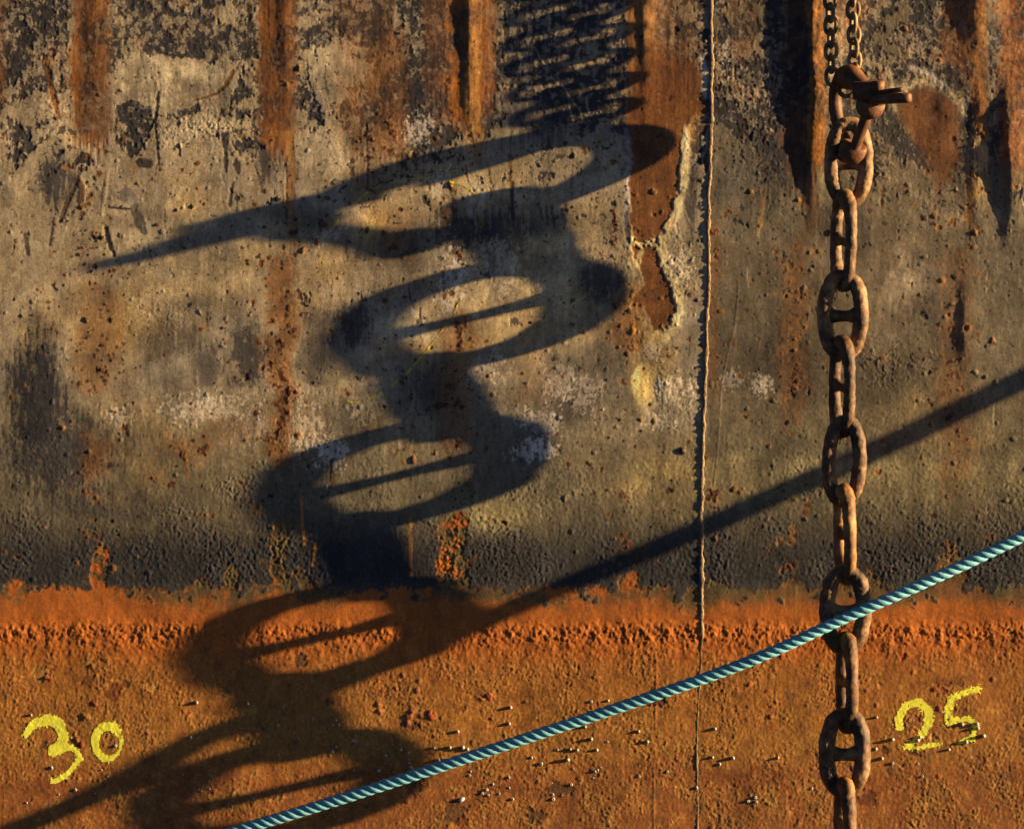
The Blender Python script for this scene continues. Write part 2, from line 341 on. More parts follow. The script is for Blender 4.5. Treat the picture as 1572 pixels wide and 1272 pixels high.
# ---- rust speckle and blisters along the frames
dens = np.zeros_like(H)
for cx, cy, rx, ry, a in [(150, 400, 55, 140, .34), (155, 560, 40, 60, .50), (110, 420, 50, 60, .3), (140, 690, 26, 30, .45), (140, 750, 22, 30, .5), (145, 830, 18, 40, .7), (230, 745, 8, 10, .75), (256, 748, 10, 9, .75), (380, 735, 10, 12, .6), (240, 270, 50, 40, .25), (290, 330, 30, 40, .35), (350, 390, 20, 30, .4),
        (430, 400, 34, 50, .35), (432, 500, 26, 60, .65), (435, 620, 26, 90, .75), (420, 680, 30, 40, .6), (300, 688, 40, 12, .65), (250, 672, 18, 12, .5), (431, 860, 17, 55, 1.0), (470, 880, 14, 20, .6), (330, 800, 40, 24, .4), (560, 210, 40, 70, .5), (600, 190, 30, 70, .6), (680, 290, 30, 40, .4), (610, 370, 36, 40, .45), (575, 380, 30, 26, .4),
        (705, 500, 22, 40, .7), (700, 590, 34, 44, .5), (690, 620, 50, 12, .7), (705, 690, 18, 14, .7), (700, 850, 17, 60, 1.0), (700, 390, 20, 40, .5), (735, 520, 16, 20, .4), (520, 420, 50, 20, .35),
        (950, 370, 30, 44, .5), (930, 330, 24, 20, .4), (970, 480, 26, 40, .55), (965, 520, 30, 30, .45), (1030, 545, 16, 14, .6), (1060, 520, 10, 16, .6), (1060, 450, 8, 30, .5), (960, 750, 10, 20, .7), (958, 830, 12, 40, .85), (1040, 755, 16, 6, .6),
        (1095, 380, 14, 40, .6), (1110, 360, 14, 14, .55), (1125, 330, 22, 24, .55), (1090, 480, 10, 50, .5), (1105, 550, 18, 14, .5), (1100, 770, 16, 30, .75), (1080, 690, 12, 20, .6), (1215, 440, 24, 40, .5), (1215, 500, 20, 40, .45), (1218, 580, 14, 40, .6), (1220, 870, 22, 12, .85), (1245, 895, 12, 10, .6), (1340, 880, 14, 12, .6), (1160, 660, 20, 20, .3), (1230, 390, 30, 20, .4),
        (1470, 500, 14, 60, .5), (1470, 580, 18, 40, .6), (1465, 660, 16, 50, .5), (1380, 720, 30, 10, .45), (1460, 840, 22, 22, .65), (1440, 760, 50, 20, .3), (1500, 780, 30, 50, .4), (1250, 560, 40, 8, .4), (640, 690, 60, 10, .4), (480, 720, 30, 20, .3), (1500, 440, 30, 60, .3), (1330, 470, 40, 50, .25), (60, 450, 20, 30, .4), (200, 440, 60, 30, .3), (300, 370, 120, 60, .2), (880, 450, 60, 40, .25)]:
    dens = np.maximum(dens, a * ell(cx, cy, rx, ry, 2.0))
dens = np.where(Y < 905, dens, 0)
r_field = n_rst * 1.05 + dens * .9 - .62
rm = sm(-.03, .09, r_field) * (1 - sm(885, 905, Y))
paint(sm(-.34, .15, r_field) * .45 * (1 - sm(885, 905, Y)), (.27, .14, .05))
paint(rm * .95, (.12, .048, .018))
paint(rm * sm(-.1, .35, n_spk) * .9, RUSTD)
paint(rm * sm(.15, .5, n_gr) * .6, (.26, .10, .025))
H += rm * (.1 + .95 * np.clip(n_spk + .1, -.5, 1) + .4 * n_gr)
# single blisters and pits
rs = random.Random(5)
def blob(x, y, r, h, c, st=.95):
    w = win(x - r * 2.2, x + r * 2.2, y - r * 2.2, y + r * 2.2)
    q = np.hypot(X[w] - x, (Y[w] - y) * rs.uniform(.75, 1.15)) + r * .75 * n_gr[w]
    m = sm(r, r * .45, q)
    H[w] += h * m
    if c is not None: paint(sm(r * 1.05, r * .75, q) * st, c, w)
    if c is not None and r > 2.4 and rs.random() < .6: paint(sm(r * 2.1, r * .8, q) * .35, (.3, .16, .06), w)
cols = [RUSTD, (.09, .036, .015), (.05, .024, .013), (.06, .03, .018), (.16, .065, .02)]
fr = [150, 430, 702, 962, 1214, 1470]
for i in range(1500):
    if rs.random() < .62: x = rs.choice(fr) + rs.gauss(0, 34)
    else: x = rs.uniform(-20, 1590)
    y = rs.uniform(200, 880) if rs.random() < .9 else rs.uniform(36, 250)
    r = min(5.0, 1.1 + rs.expovariate(1 / 1.1))
    blob(x, y, r, r * rs.uniform(-.2, .32), rs.choice(cols))
for i in range(2600):                                  # paint grit, same colour as its ground
    x = rs.uniform(-20, 1590); y = rs.uniform(220, 900)
    r = min(4.5, 1.5 + rs.expovariate(1 / .9))
    blob(x, y, r, r * rs.uniform(-.12, .22), None)

# ---- scratches, gouges and scabs
for pts, c, st, h in [
        ([(243, 142, 2), (241, 170, 2.2), (238, 185, 2), (240, 205, 2), (243, 240, 2), (245, 262, 1.5)], (.03, .025, .025), .9, -1),
        ([(358, 110, 3), (345, 132, 3), (330, 145, 2), (296, 155, 1.2)], (.17, .085, .03), .9, -1),
        ([(215, 250, 7), (228, 252, 7)], (.05, .045, .045), .9, -.6), ([(205, 255, 5), (204, 262, 4)], (.36, .2, .08), .7, .3),
        ([(166, 318, 2), (200, 321, 1.6)], (.05, .04, .035), .9, -1), ([(206, 320, 7), (215, 345, 8), (222, 358, 4)], (.09, .075, .065), .75, -.5), ([(195, 300, 12), (203, 310, 9)], (.13, .125, .125), .6, -.2),
        ([(162, 350, 3), (170, 380, 3.5), (175, 392, 2)], (.03, .025, .025), .95, -1.2), ([(345, 208, 6), (346, 230, 3), (347, 262, 2.5)], (.05, .042, .045), .9, -.8),
        ([(363, 252, 6), (366, 266, 2)], (.05, .042, .045), .9, -.8), ([(357, 280, 1.5), (352, 315, 2.5)], (.07, .055, .045), .8, -1),
        ([(124, 255, 2.5), (115, 285, 2.5), (103, 310, 4), (92, 340, 3)], (.12, .085, .055), .8, -1.2), ([(120, 275, 5), (127, 290, 4), (124, 308, 5)], (.1, .05, .025), .8, 1),
        ([(82, 335, 2), (77, 375, 2)], (.05, .04, .04), .8, -.8), ([(70, 90, 4), (80, 140, 4), (90, 180, 3)], (.2, .08, .03), .85, -.5), ([(38, 360, 3), (43, 390, 3)], (.05, .04, .04), .8, -.8),
        ([(166, 262, 2), (160, 300, 3), (156, 330, 2)], (.36, .29, .2), .8, .8), ([(93, 233, 4), (93.5, 233, 4)], (.02, .02, .025), .95, -1.5),
        ([(563, 190, 1.2), (564, 290, 1.6)], (.05, .04, .035), .8, -.8), ([(440, 240, 1.3), (440, 350, 1.2)], (.05, .04, .03), .7, -.8), ([(785, 280, 2.6), (788, 336, 3)], (.06, .045, .035), .9, -.8),
        ([(783, 240, 3), (784, 290, 2)], (.2, .11, .05), .8, 0), ([(770, 40, 1.3), (776, 95, 1)], (.3, .2, .1), .8, .5),
        ([(838, 318, 2), (842, 345, 2)], (.06, .05, .05), .7, -.6), ([(847, 318, 2), (851, 350, 2)], (.06, .05, .05), .7, -.6), ([(862, 322, 2.5), (868, 345, 2)], (.07, .055, .05), .7, -.6), ([(826, 312, 2), (832, 335, 2)], (.07, .055, .05), .6, -.6),
        ([(509, 705, 2.5), (507, 740, 1.6)], (.09, .045, .02), .9, -.6), ([(513, 730, 1.5), (503, 760, 1.2)], (.12, .05, .02), .8, -.5), ([(462, 762, 2), (464, 800, 2.2), (468, 835, 2)], (.32, .15, .05), .9, .4), ([(484, 836, 2.4), (480, 868, 2)], (.34, .17, .06), .9, .4), ([(480, 890, 2), (481, 925, 1.5)], (.05, .04, .03), .8, 0), ([(629, 790, 2.6), (631, 882, 2.6)], (.3, .15, .055), .9, .3), ([(687, 800, 1.6), (689, 850, 1.6)], (.3, .16, .06), .85, .3), ([(672, 805, 1.2), (674, 835, 1)], (.3, .16, .06), .8, .3),
        ([(281, 668, 1.2), (286, 715, 2.2), (288, 735, 1)], (.3, .15, .05), .8, .4), ([(1134, 440, 1), (1129, 500, 1), (1116, 550, 1), (1108, 590, 1), (1104, 660, 1), (1101, 700, 1), (1096, 745, 1)], (.24, .19, .13), .55, .7), ([(1000, 780, .8), (1008, 836, .8)], (.06, .05, .04), .6, -.5),
        ([(1172, 300, 3), (1166, 340, 4), (1163, 362, 2)], (.27, .18, .09), .8, .5), ([(1155, 310, 2), (1152, 350, 2)], (.2, .13, .07), .6, .4), ([(962, 330, 5), (964, 370, 4)], (.09, .08, .08), .7, -.8),
        ([(1040, 830, .8), (1044, 900, .8)], (.05, .05, .05), .4, -.4), ([(600, 590, 2), (596, 640, 1.5)], (.2, .15, .1), .5, 0), ([(90, 890, 1.2), (88, 950, 1.8)], (.1, .07, .03), .6, 0), ([(386, 890, 3), (390, 940, 3)], (.13, .07, .025), .7, 0), ([(205, 870, 2), (206, 920, 1.6)], (.09, .065, .03), .7, 0)]:
    w, d = stroke(pts)
    m = sm(1.2, -1.0, d + 1.6 * n_gr[w] + 1.2 * n_fin[w])
    paint(m * st, c, w); H[w] += m * h * .35

# ---- roughness of the lower topsides
low = sm(560, 800, Y + 40 * n_mid)
rough = low * (1 - .85 * sm(890, 912, Y)) * (.75 + 1.1 * sm(-.3, .4, n_mid + n_big)) * (1 + .6 * sm(760, 850, Y))
H += rough * (.26 * n_gr + .2 * n_bit + .30 * n_spk * sm(.0, .4, n_clp + .1)) + low * .2 * np.clip(n_sml, 0, 1)
H += (1 - low) * (1 - R_all) * (.07 * n_gr + .06 * n_bit + .3 * np.clip(n_spk - .22, 0, 1))
H += sm(1150, 1210, X) * (1 - low) * .12 * n_spk
H += Hfl * (1 - .9 * np.clip(R_all, 0, 1))

# ---- boot-top: red lead, clotted line, fouled ochre below
wl = Y + 9 * n_sml + 14 * n_mid + 10 * fbm(X, Y * 0, 90, 3, 151)
boot = sm(899, 906, wl + 9 * n_spk - 26 * sm(.15, .4, n_clp) )
boot = np.maximum(boot, sm(940, 948, Y))
dr = np.zeros_like(H)
for cx, hw, y0 in [(152, 16, 840), (432, 15, 800), (470, 12, 880), (700, 18, 790), (712, 12, 850), (962, 14, 880), (305, 16, 890), (355, 12, 870), (1460, 20, 850), (1225, 20, 890), (1105, 14, 890), (1340, 14, 880), (1170, 12, 905), (30, 22, 890)]:
    dr = np.maximum(dr, np.exp(-np.abs((Xw - cx) / hw) ** 3) * sm(y0 - 15, y0 + 15, Y) )
boot = np.maximum(boot, sm(.25, .5, dr * .8 + .5 * n_rst))
paint(boot, ORANGE)
paint(boot * sm(-.1, .5, n_mid + .5 * n_spk) * .45, (.31, .10, .022))
paint(boot * sm(.0, .5, n_str) * (1 - sm(945, 965, Y)) * .4, (.30, .085, .02))
# olive slime over the red just below the line
sl_m = boot * (1 - sm(908, 946, Y + 22 * n_mid + 12 * n_spk + 10 * n_clp)) * sm(-.1, .2, n_big * 1.1 + .9 * n_clp + .4 * n_spk + .12)
paint(sl_m * .92, (.085, .075, .034))
paint(boot * (1 - sm(905, 935, Y + 20 * n_clp)) * right * .7, (.10, .078, .035))
under = sm(985, 1040, Y + 20 * n_mid)
paint(under * .85, (.32, .138, .03))
paint(sm(1040, 1150, Y + 40 * n_mid) * .8 * sm(-.5, .4, n_big + n_mid * .7 + .2), OCHRE)
paint(under * sm(.05, .5, n_clp + .5 * n_mid) * .55, (.27, .075, .02))
paint(sm(1150, 1190, Y + 30 * n_mid + 20 * n_big) * .62, (.27, .09, .028))
paint(sm(1165, 1230, Y + 30 * n_mid) * sm(.0, .4, n_mid + .5 * n_spk) * .6, (.30, .16, .04))
for cx, cy, rx, ry in [(300, 1185, 70, 22), (1120, 1190, 60, 20), (1180, 1200, 60, 14), (590, 1190, 40, 20), (760, 1215, 60, 14), (60, 1200, 30, 24), (970, 1175, 50, 10), (420, 1010, 60, 26)]:
    paint(ell(cx, cy, rx, ry) * .6 * sm(-.4, .3, n_spk + n_sml), (.17, .045, .015))
paint(under * sm(.28, .5, n_rst) * .7, (.32, .07, .018))
paint(under * sm(.3, .6, n_gr + .3 * n_mid) * .5, (.46, .27, .07))
paint(sm(1020, 1080, Y) * sm(.42, .55, fbm(X, Y, 30, 3, 161)) * .5, (.11, .075, .045))
clot = np.exp(-((Y + 8 * n_mid - 968) / 15) ** 2) + .55 * sm(955, 985, Y) * (1 - sm(990, 1040, Y))
H -= boot * (1 - sm(950, 965, Y)) * .5
H += clot * (1.7 * np.clip(n_clp + .15, -.5, 1) + 1.15 * np.clip(n_spk, -.4, 1) + .4 * n_gr + .3)
paint(clot * sm(.1, .45, -n_clp) * .35, (.28, .07, .018))
ua = under * (.45 + .9 * sm(-.35, .35, n_mid + .6 * n_clp))
H += ua * (.18 * n_spk + .30 * n_gr + .38 * n_bit) + under * (.5 * n_sml * sm(.1, .4, n_mid) + .3 * n_clp)
paint(under * sm(.0, .4, n_str2 + .4 * n_sml) * .4, (.20, .062, .018)); paint(under * sm(.12, .45, n_clp + .3 * n_bit) * .45, (.36, .20, .05)); paint(under * sm(.15, .5, -n_clp + .4 * n_spk) * .5, (.16, .055, .018))
for i in range(420):
    x = rs.uniform(-20, 1590); y = rs.uniform(985, 1290)
    r = min(7, 1.6 + rs.expovariate(1 / 1.3))
    blob(x, y, r, r * rs.uniform(-.12, .2), rs.choice([None, (.3, .06, .016), (.2, .06, .02), (.4, .17, .035)]), .8)
for x, y, r in [(583, 1092, 6), (581, 1080, 5), (628, 1100, 7), (626, 1110, 6), (632, 1092, 5), (661, 1097, 8), (648, 1098, 5), (640, 1060, 5), (643, 1044, 4), (608, 1058, 4), (750, 1068, 6), (772, 1035, 3), (1330, 1060, 4), (1442, 1088, 4), (1436, 1058, 5), (1524, 1043, 4), (145, 1080, 5), (227, 1125, 4), (117, 1135, 5), (124, 1142, 5), (405, 1069, 5), (1183, 1100, 5), (1150, 1050, 4), (1178, 1060, 4), (70, 1040, 5), (77, 1042, 4)]:
    blob(x, y, r, r * .2, (.27, .055, .015))
H += under * 1.2 * np.exp(-((X - 1074 + 4 * n_sml) / 5) ** 2) * 0
for i in range(46):                                    # weed and rust drips
    x = rs.uniform(-10, 1580); y = rs.uniform(900, 1180); L_ = rs.uniform(20, 90)
    w, d = stroke([(x, y, rs.uniform(.6, 2.4)), (x + rs.gauss(0, 2), y + L_ * .6, rs.uniform(.6, 2)), (x + rs.gauss(0, 3), y + L_, .4)], 10)
    paint(sm(2, -1.5, d + 3 * n_bit[w] + 2 * n_gr[w]) * rs.uniform(.25, .6), rs.choice([(.09, .06, .025), (.16, .045, .015), (.14, .085, .03), (.42, .22, .06)]), w)
for i in range(26):                                    # flat scabs where the coat has come away
    x = rs.uniform(-10, 1580); y = rs.uniform(1000, 1270); r = rs.uniform(5, 22)
    w = win(x - r * 3, x + r * 3, y - r * 2, y + r * 2)
    q = np.hypot((X[w] - x) * .7, Y[w] - y) + r * (.8 * n_clp[w] + .6 * n_sml[w] + .25 * n_gr[w])
    m = sm(r * .6, r * .5, q); paint(m * .7, rs.choice([(.13, .045, .018), (.21, .06, .018), (.40, .22, .06), (.10, .055, .025)]), w); H[w] -= m * .3
# thin vertical seams low on the red
for pts in ([(703, 1020, 1.5), (690, 1020, 1.5)], [(1004, 1170, 1.2), (1003, 1300, 1.2)], [(1008, 1010, 1), (1006, 1120, 1)]):
    w, d = stroke(pts); H[w] += .4 * sm(1.5, -1, d + 3 * n_gr[w] + 3 * n_sml[w])

# colour grain everywhere
gr = 1 + .16 * n_gr + .22 * n_bit + .14 * n_spk + .12 * n_sml + .05 * n_dry
gr = gr * np.exp(.14 * n_fib * (Y < 700) + .55 * n_mid * (Y < 890) + .20 * n_dry * (Y < 890) + .35 * n_str2 + .28 * n_clp)
C *= np.clip(gr, .35, 1.8)[..., None]
lum = C.mean(-1, keepdims=True); C *= np.clip(lum / .17, .2, 2.2) ** (.42 * (Y < 895) + .22 * (Y >= 895))[..., None]
lum = C.mean(-1, keepdims=True); C = lum + (1.06 + .10 * (Y < 880))[..., None] * (C - lum)
C = np.clip(C, .012, .7)
# calm the far, coarse part of the sheet
far = sm(-60, -200, X) + sm(1640, 1800, X) + sm(-60, -200, Y) + sm(1340, 1500, Y)
H *= (1 - .9 * np.clip(far, 0, 1))

def Hs(px, py):
    i = int(np.clip(np.searchsorted(GX, px), 1, NX - 1)); j = int(np.clip(np.searchsorted(GY, py), 1, NY - 1))
    return float(H[j - 1:j + 1, i - 1:i + 1].mean())

# ------------------------------------------------------------------ materials
def nodes_of(m):
    m.use_nodes = True; nt = m.node_tree
    return nt, nt.nodes, nt.links, nt.nodes['Principled BSDF']

def mat_hull():
    m = bpy.data.materials.new('weathered_plating'); nt, N, L, B = nodes_of(m)
    at = N.new('ShaderNodeAttribute'); at.attribute_name = 'paint_layers'
    tc = N.new('ShaderNodeTexCoord')
    n1 = N.new('ShaderNodeTexNoise'); n1.inputs['Scale'].default_value = 330; n1.inputs['Detail'].default_value = 5
    n1.inputs['Roughness'].default_value = .65
    L.new(tc.outputs['Object'], n1.inputs['Vector'])
    mr = N.new('ShaderNodeMapRange'); mr.inputs['From Min'].default_value = .25; mr.inputs['From Max'].default_value = .75
    mr.inputs['To Min'].default_value = .62; mr.inputs['To Max'].default_value = 1.38
    L.new(n1.outputs['Fac'], mr.inputs['Value'])
    mx = N.new('ShaderNodeMix'); mx.data_type = 'RGBA'; mx.blend_type = 'MULTIPLY'; mx.inputs['Factor'].default_value = 1
    L.new(at.outputs['Color'], mx.inputs['A']); L.new(mr.outputs['Result'], mx.inputs['B'])
    L.new(mx.outputs['Result'], B.inputs['Base Color'])
    B.inputs['Roughness'].default_value = .62
    B.inputs['Specular IOR Level'].default_value = .35
    bp = N.new('ShaderNodeBump'); bp.inputs['Strength'].default_value = .6; bp.inputs['Distance'].default_value = .0009
    n2 = N.new('ShaderNodeTexNoise'); n2.inputs['Scale'].default_value = 330; n2.inputs['Detail'].default_value = 4
    L.new(tc.outputs['Object'], n2.inputs['Vector'])
    L.new(n2.outputs['Fac'], bp.inputs['Height']); L.new(bp.outputs['Normal'], B.inputs['Normal'])
    return m

def mat_rust(name, dark, mid, light, scale, bump=.0012, rough=.62, spec=.4):
    m = bpy.data.materials.new(name); nt, N, L, B = nodes_of(m)
    tc = N.new('ShaderNodeTexCoord')
    n1 = N.new('ShaderNodeTexNoise'); n1.inputs['Scale'].default_value = scale; n1.inputs['Detail'].default_value = 7; n1.inputs['Roughness'].default_value = .68
    L.new(tc.outputs['Object'], n1.inputs['Vector'])
    cr = N.new('ShaderNodeValToRGB'); e = cr.color_ramp.elements
    e[0].position = .33; e[0].color = (*dark, 1); e[1].position = .68; e[1].color = (*light, 1)
    k = e.new(.5); k.color = (*mid, 1)
    oi = N.new('ShaderNodeObjectInfo'); ad = N.new('ShaderNodeMath'); ad.operation = 'MULTIPLY_ADD'; ad.inputs[1].default_value = .14
    L.new(oi.outputs['Random'], ad.inputs[0]); sb = N.new('ShaderNodeMath'); sb.operation = 'SUBTRACT'; sb.inputs[1].default_value = .07
    L.new(n1.outputs['Fac'], sb.inputs[0]); L.new(sb.outputs[0], ad.inputs[2])
    L.new(ad.outputs[0], cr.inputs['Fac']); L.new(cr.outputs['Color'], B.inputs['Base Color'])
    B.inputs['Roughness'].default_value = rough; B.inputs['Specular IOR Level'].default_value = spec
    n2 = N.new('ShaderNodeTexNoise'); n2.inputs['Scale'].default_value = scale * 5; n2.inputs['Detail'].default_value = 5; n2.inputs['Roughness'].default_value = .7
    L.new(tc.outputs['Object'], n2.inputs['Vector'])
    bp = N.new('ShaderNodeBump'); bp.inputs['Strength'].default_value = .8; bp.inputs['Distance'].default_value = bump
    L.new(n2.outputs['Fac'], bp.inputs['Height']); L.new(bp.outputs['Normal'], B.inputs['Normal'])
    return m

def mat_plain(name, c1, c2, scale, rough=.7, bump=.0006):
    return mat_rust(name, c1, tuple((a + b) / 2 for a, b in zip(c1, c2)), c2, scale, bump, rough, .3)

M_hull = mat_hull()
M_chain = mat_rust('rusty_chain_iron', (.022, .013, .010), (.115, .058, .024), (.36, .21, .10), 15, .0028)
M_chain_o = mat_rust('orange_rusted_chain_iron', (.04, .02, .012), (.16, .07, .02), (.38, .21, .07), 14, .0024)
M_small = mat_rust('galvanised_chain_rust', (.07, .042, .022), (.19, .115, .05), (.40, .28, .13), 30, .0008)
M_shk = mat_rust('shackle_rust', (.04, .018, .009), (.12, .047, .017), (.24, .105, .038), 24, .0016, .6)
M_weld = mat_rust('weld_bead_rust', (.06, .035, .02), (.17, .105, .05), (.27, .19, .10), 30, .0012)
M_yel = mat_plain('yellow_spray_paint', (.80, .79, .055), (.90, .90, .10), 60, .75, .0004)
M_yel2 = mat_plain('yellow_crayon', (.42, .34, .03), (.6, .5, .06), 120, .75, .0004)
M_shell = mat_plain('pale_shell', (.24, .22, .19), (.46, .43, .37), 120, .45, .0004)

# ------------------------------------------------------------------ the hull sheet
spray = np.random.default_rng(3).random((NY, NX)).astype(np.float32)
def spray_mask(strokes, soft=4.5, core=.0):
    M = np.zeros_like(H)
    for pts in strokes:
        w, d = stroke(pts, 30)
        dd = d + .5 + 1.0 * n_gr[w] + .8 * n_fin[w] + .8 * n_spk[w]
        fill = sm(1.0, -1.0, dd) 
        mist = (spray[w] < .55 * np.exp(-np.clip(dd, 0, 50) / soft * 1.4)) * (dd < soft * 3.2)
        holes = (n_gr[w] < -.62 + core * 1.6) & (core > 0)
        M[w] = np.maximum(M[w], np.maximum(fill * (1 - holes), mist * 1.0 * (spray[w] < .4)))
    return M
ring = lambda cx, cy, rx, ry, a0, a1, n, wfun: [(cx + rx * math.cos(math.radians(a0 + (a1 - a0) * i / n)), cy + ry * math.sin(math.radians(a0 + (a1 - a0) * i / n)), wfun(i / n)) for i in range(n + 1)]
three = [[(40, 1126, 5), (47, 1116, 6), (56, 1109, 7), (74, 1104, 8), (90, 1110, 8), (97, 1126, 7.5), (95, 1144, 8), (82, 1151, 8.5)], [(78, 1148, 4), (92, 1150, 7), (106, 1145, 3.5), (118, 1152, 4), (123, 1163, 4), (112, 1178, 4), (100, 1190, 4), (88, 1197, 4), (80, 1199, 3.5)]]
zero = [ring(166, 1139, 20, 25, -60, 180, 14, lambda t: 5.5 - 3.6 * math.sin(math.pi * min(1, t * 1.6))) + ring(166, 1139, 20, 25, 180, 300, 10, lambda t: 6.5)]
two = [[(1381, 1116, 5.5), (1379, 1103, 6), (1390, 1083, 6), (1410, 1077, 6), (1425, 1090, 6.5), (1425, 1110, 6.5), (1415, 1127, 4.5), (1402, 1139, 3.2), (1391, 1146, 3.5), (1412, 1147, 2.3), (1428, 1143, 3.5), (1440, 1142, 3.5)]]
five = [[(1502, 1058, 4.5), (1485, 1061, 4.5), (1462, 1071, 5.5), (1455, 1090, 5.5), (1457, 1109, 5.5), (1472, 1104, 4), (1488, 1103, 4), (1498, 1114, 4), (1492, 1132, 4.5), (1472, 1139, 3)]]
def blur(a, n):
    for ax in (0, 1):
        c = np.cumsum(np.pad(a, [(n + 1, n) if k == ax else (0, 0) for k in (0, 1)], mode='edge'), axis=ax, dtype=np.float64)
        a = (np.take(c, range(2 * n + 1, c.shape[ax]), ax) - np.take(c, range(0, c.shape[ax] - 2 * n - 1), ax)) / (2 * n + 1)
    return a.astype(np.float32)
digit_masks = [spray_mask(three), spray_mask(zero), spray_mask(two, 4.5, .12), spray_mask(five, 4.5, .2)]
dm = np.maximum.reduce(digit_masks)
H += (blur(H, 3) - H) * .55 * blur(dm, 1)
YY = -H * S
co = np.stack([(X - CX) * S, YY, (CY - Y) * S], -1).reshape(-1, 3).astype(np.float32)
idx = np.arange(NX * NY, dtype=np.int32).reshape(NY, NX)
quads = np.stack([idx[1:, :-1], idx[1:, 1:], idx[:-1, 1:], idx[:-1, :-1]], -1).reshape(-1, 4)

def fast_mesh(name, co, quads, colors=None, mat=None, parent=None):
    me = bpy.data.meshes.new(name)
    me.vertices.add(len(co)); me.vertices.foreach_set('co', np.ascontiguousarray(co, np.float32).ravel())
    n = len(quads)
    me.loops.add(n * 4); me.loops.foreach_set('vertex_index', np.ascontiguousarray(quads, np.int32).ravel())
    me.polygons.add(n)
    me.polygons.foreach_set('loop_start', np.arange(0, n * 4, 4, dtype=np.int32))
    me.polygons.foreach_set('use_smooth', np.ones(n, dtype=bool))
    me.update(calc_edges=True)
    if colors is not None:
        ca = me.color_attributes.new('paint_layers', 'FLOAT_COLOR', 'POINT')
        ca.data.foreach_set('color', np.ascontiguousarray(colors, np.float32).ravel())
    if mat: me.materials.append(mat)
    o = bpy.data.objects.new(name, me); scene.collection.objects.link(o)
    if parent: o.parent = parent
    return o

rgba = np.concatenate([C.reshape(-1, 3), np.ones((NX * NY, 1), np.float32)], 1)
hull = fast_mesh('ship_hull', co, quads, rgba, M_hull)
tag(hull, 'weathered steel ship side, grey paint flaking to rust above an orange waterline band', 'ship')

def skin_of(name, mask, lift, mat, label):
    """a coat of paint: the faces of the plating under mask, lifted a hair off it"""
    fm = (mask[:-1, :-1] + mask[1:, 1:] + mask[:-1, 1:] + mask[1:, :-1]) / 4 > .5
    q = quads[fm.ravel()]
    u, inv = np.unique(q, return_inverse=True)
    c = co[u].copy(); c[:, 1] -= lift
    o = fast_mesh(name, c, inv.reshape(-1, 4), None, mat, hull)
    if label: o['label'] = label
    return o

for st, lab in ((digit_masks[0], 'yellow spray painted digit 3 at far left'), (digit_masks[1], 'yellow spray painted digit 0 after the 3'), (digit_masks[2], 'speckled yellow spray painted digit 2 right of the chain'), (digit_masks[3], 'worn yellow spray painted digit 5 after the 2')):
    skin_of('painted_digit', st, .0006, M_yel, lab)
arc = [(511, 350), (525, 330), (543, 313), (571, 291), (590, 283), (612, 278), (650, 271), (694, 280), (715, 287), (728, 297), (740, 306), (746, 316), (755, 338), (755, 366), (750, 380), (744, 391), (735, 412)]
arc2 = [(708, 455), (700, 476), (694, 486), (669, 521), (640, 556), (626, 572), (612, 584), (578, 607), (560, 615), (543, 618), (528, 613), (518, 603), (506, 580), (499, 552), (489, 518), (484, 480), (489, 440), (496, 405), (503, 375), (511, 350)]
def arc_mask():
    M = np.zeros_like(H)
    for a, tr in ((arc, .05), (arc2, .0)):
        w, d = stroke([(x, y, .75) for x, y in a])
        fade = n_clp[w] * .9 + n_gr[w] * .8
        faint = sm(505, 520, X[w]) * .35 - .12
        M[w] = np.maximum(M[w], (d < 0.6) * (fade + faint > .06))
    return M
am = arc_mask()
fm0 = (am[:-1, :-1] + am[1:, 1:] + am[:-1, 1:] + am[1:, :-1]) / 4 > .5
seen = np.zeros_like(fm0); comps = []
for j, i in zip(*np.nonzero(fm0)):
    if seen[j, i]: continue
    st_, cells = [(j, i)], []; seen[j, i] = True
    while st_:
        b, a = st_.pop(); cells.append((b, a))
        for bb in (b - 1, b, b + 1):
            for aa in (a - 1, a, a + 1):
                if fm0[bb, aa] and not seen[bb, aa]: seen[bb, aa] = True; st_.append((bb, aa))
    if len(cells) > 5: comps.append(cells)
for cells in comps:
    q = np.array([quads.reshape(NY - 1, NX - 1, 4)[b, a] for b, a in cells])
    u, inv = np.unique(q, return_inverse=True); cc = co[u].copy(); cc[:, 1] -= .0005
    fast_mesh('crayon_stroke', cc, inv.reshape(-1, 4), None, M_yel2, hull)['label'] = 'stroke of a thin broken yellow circle'

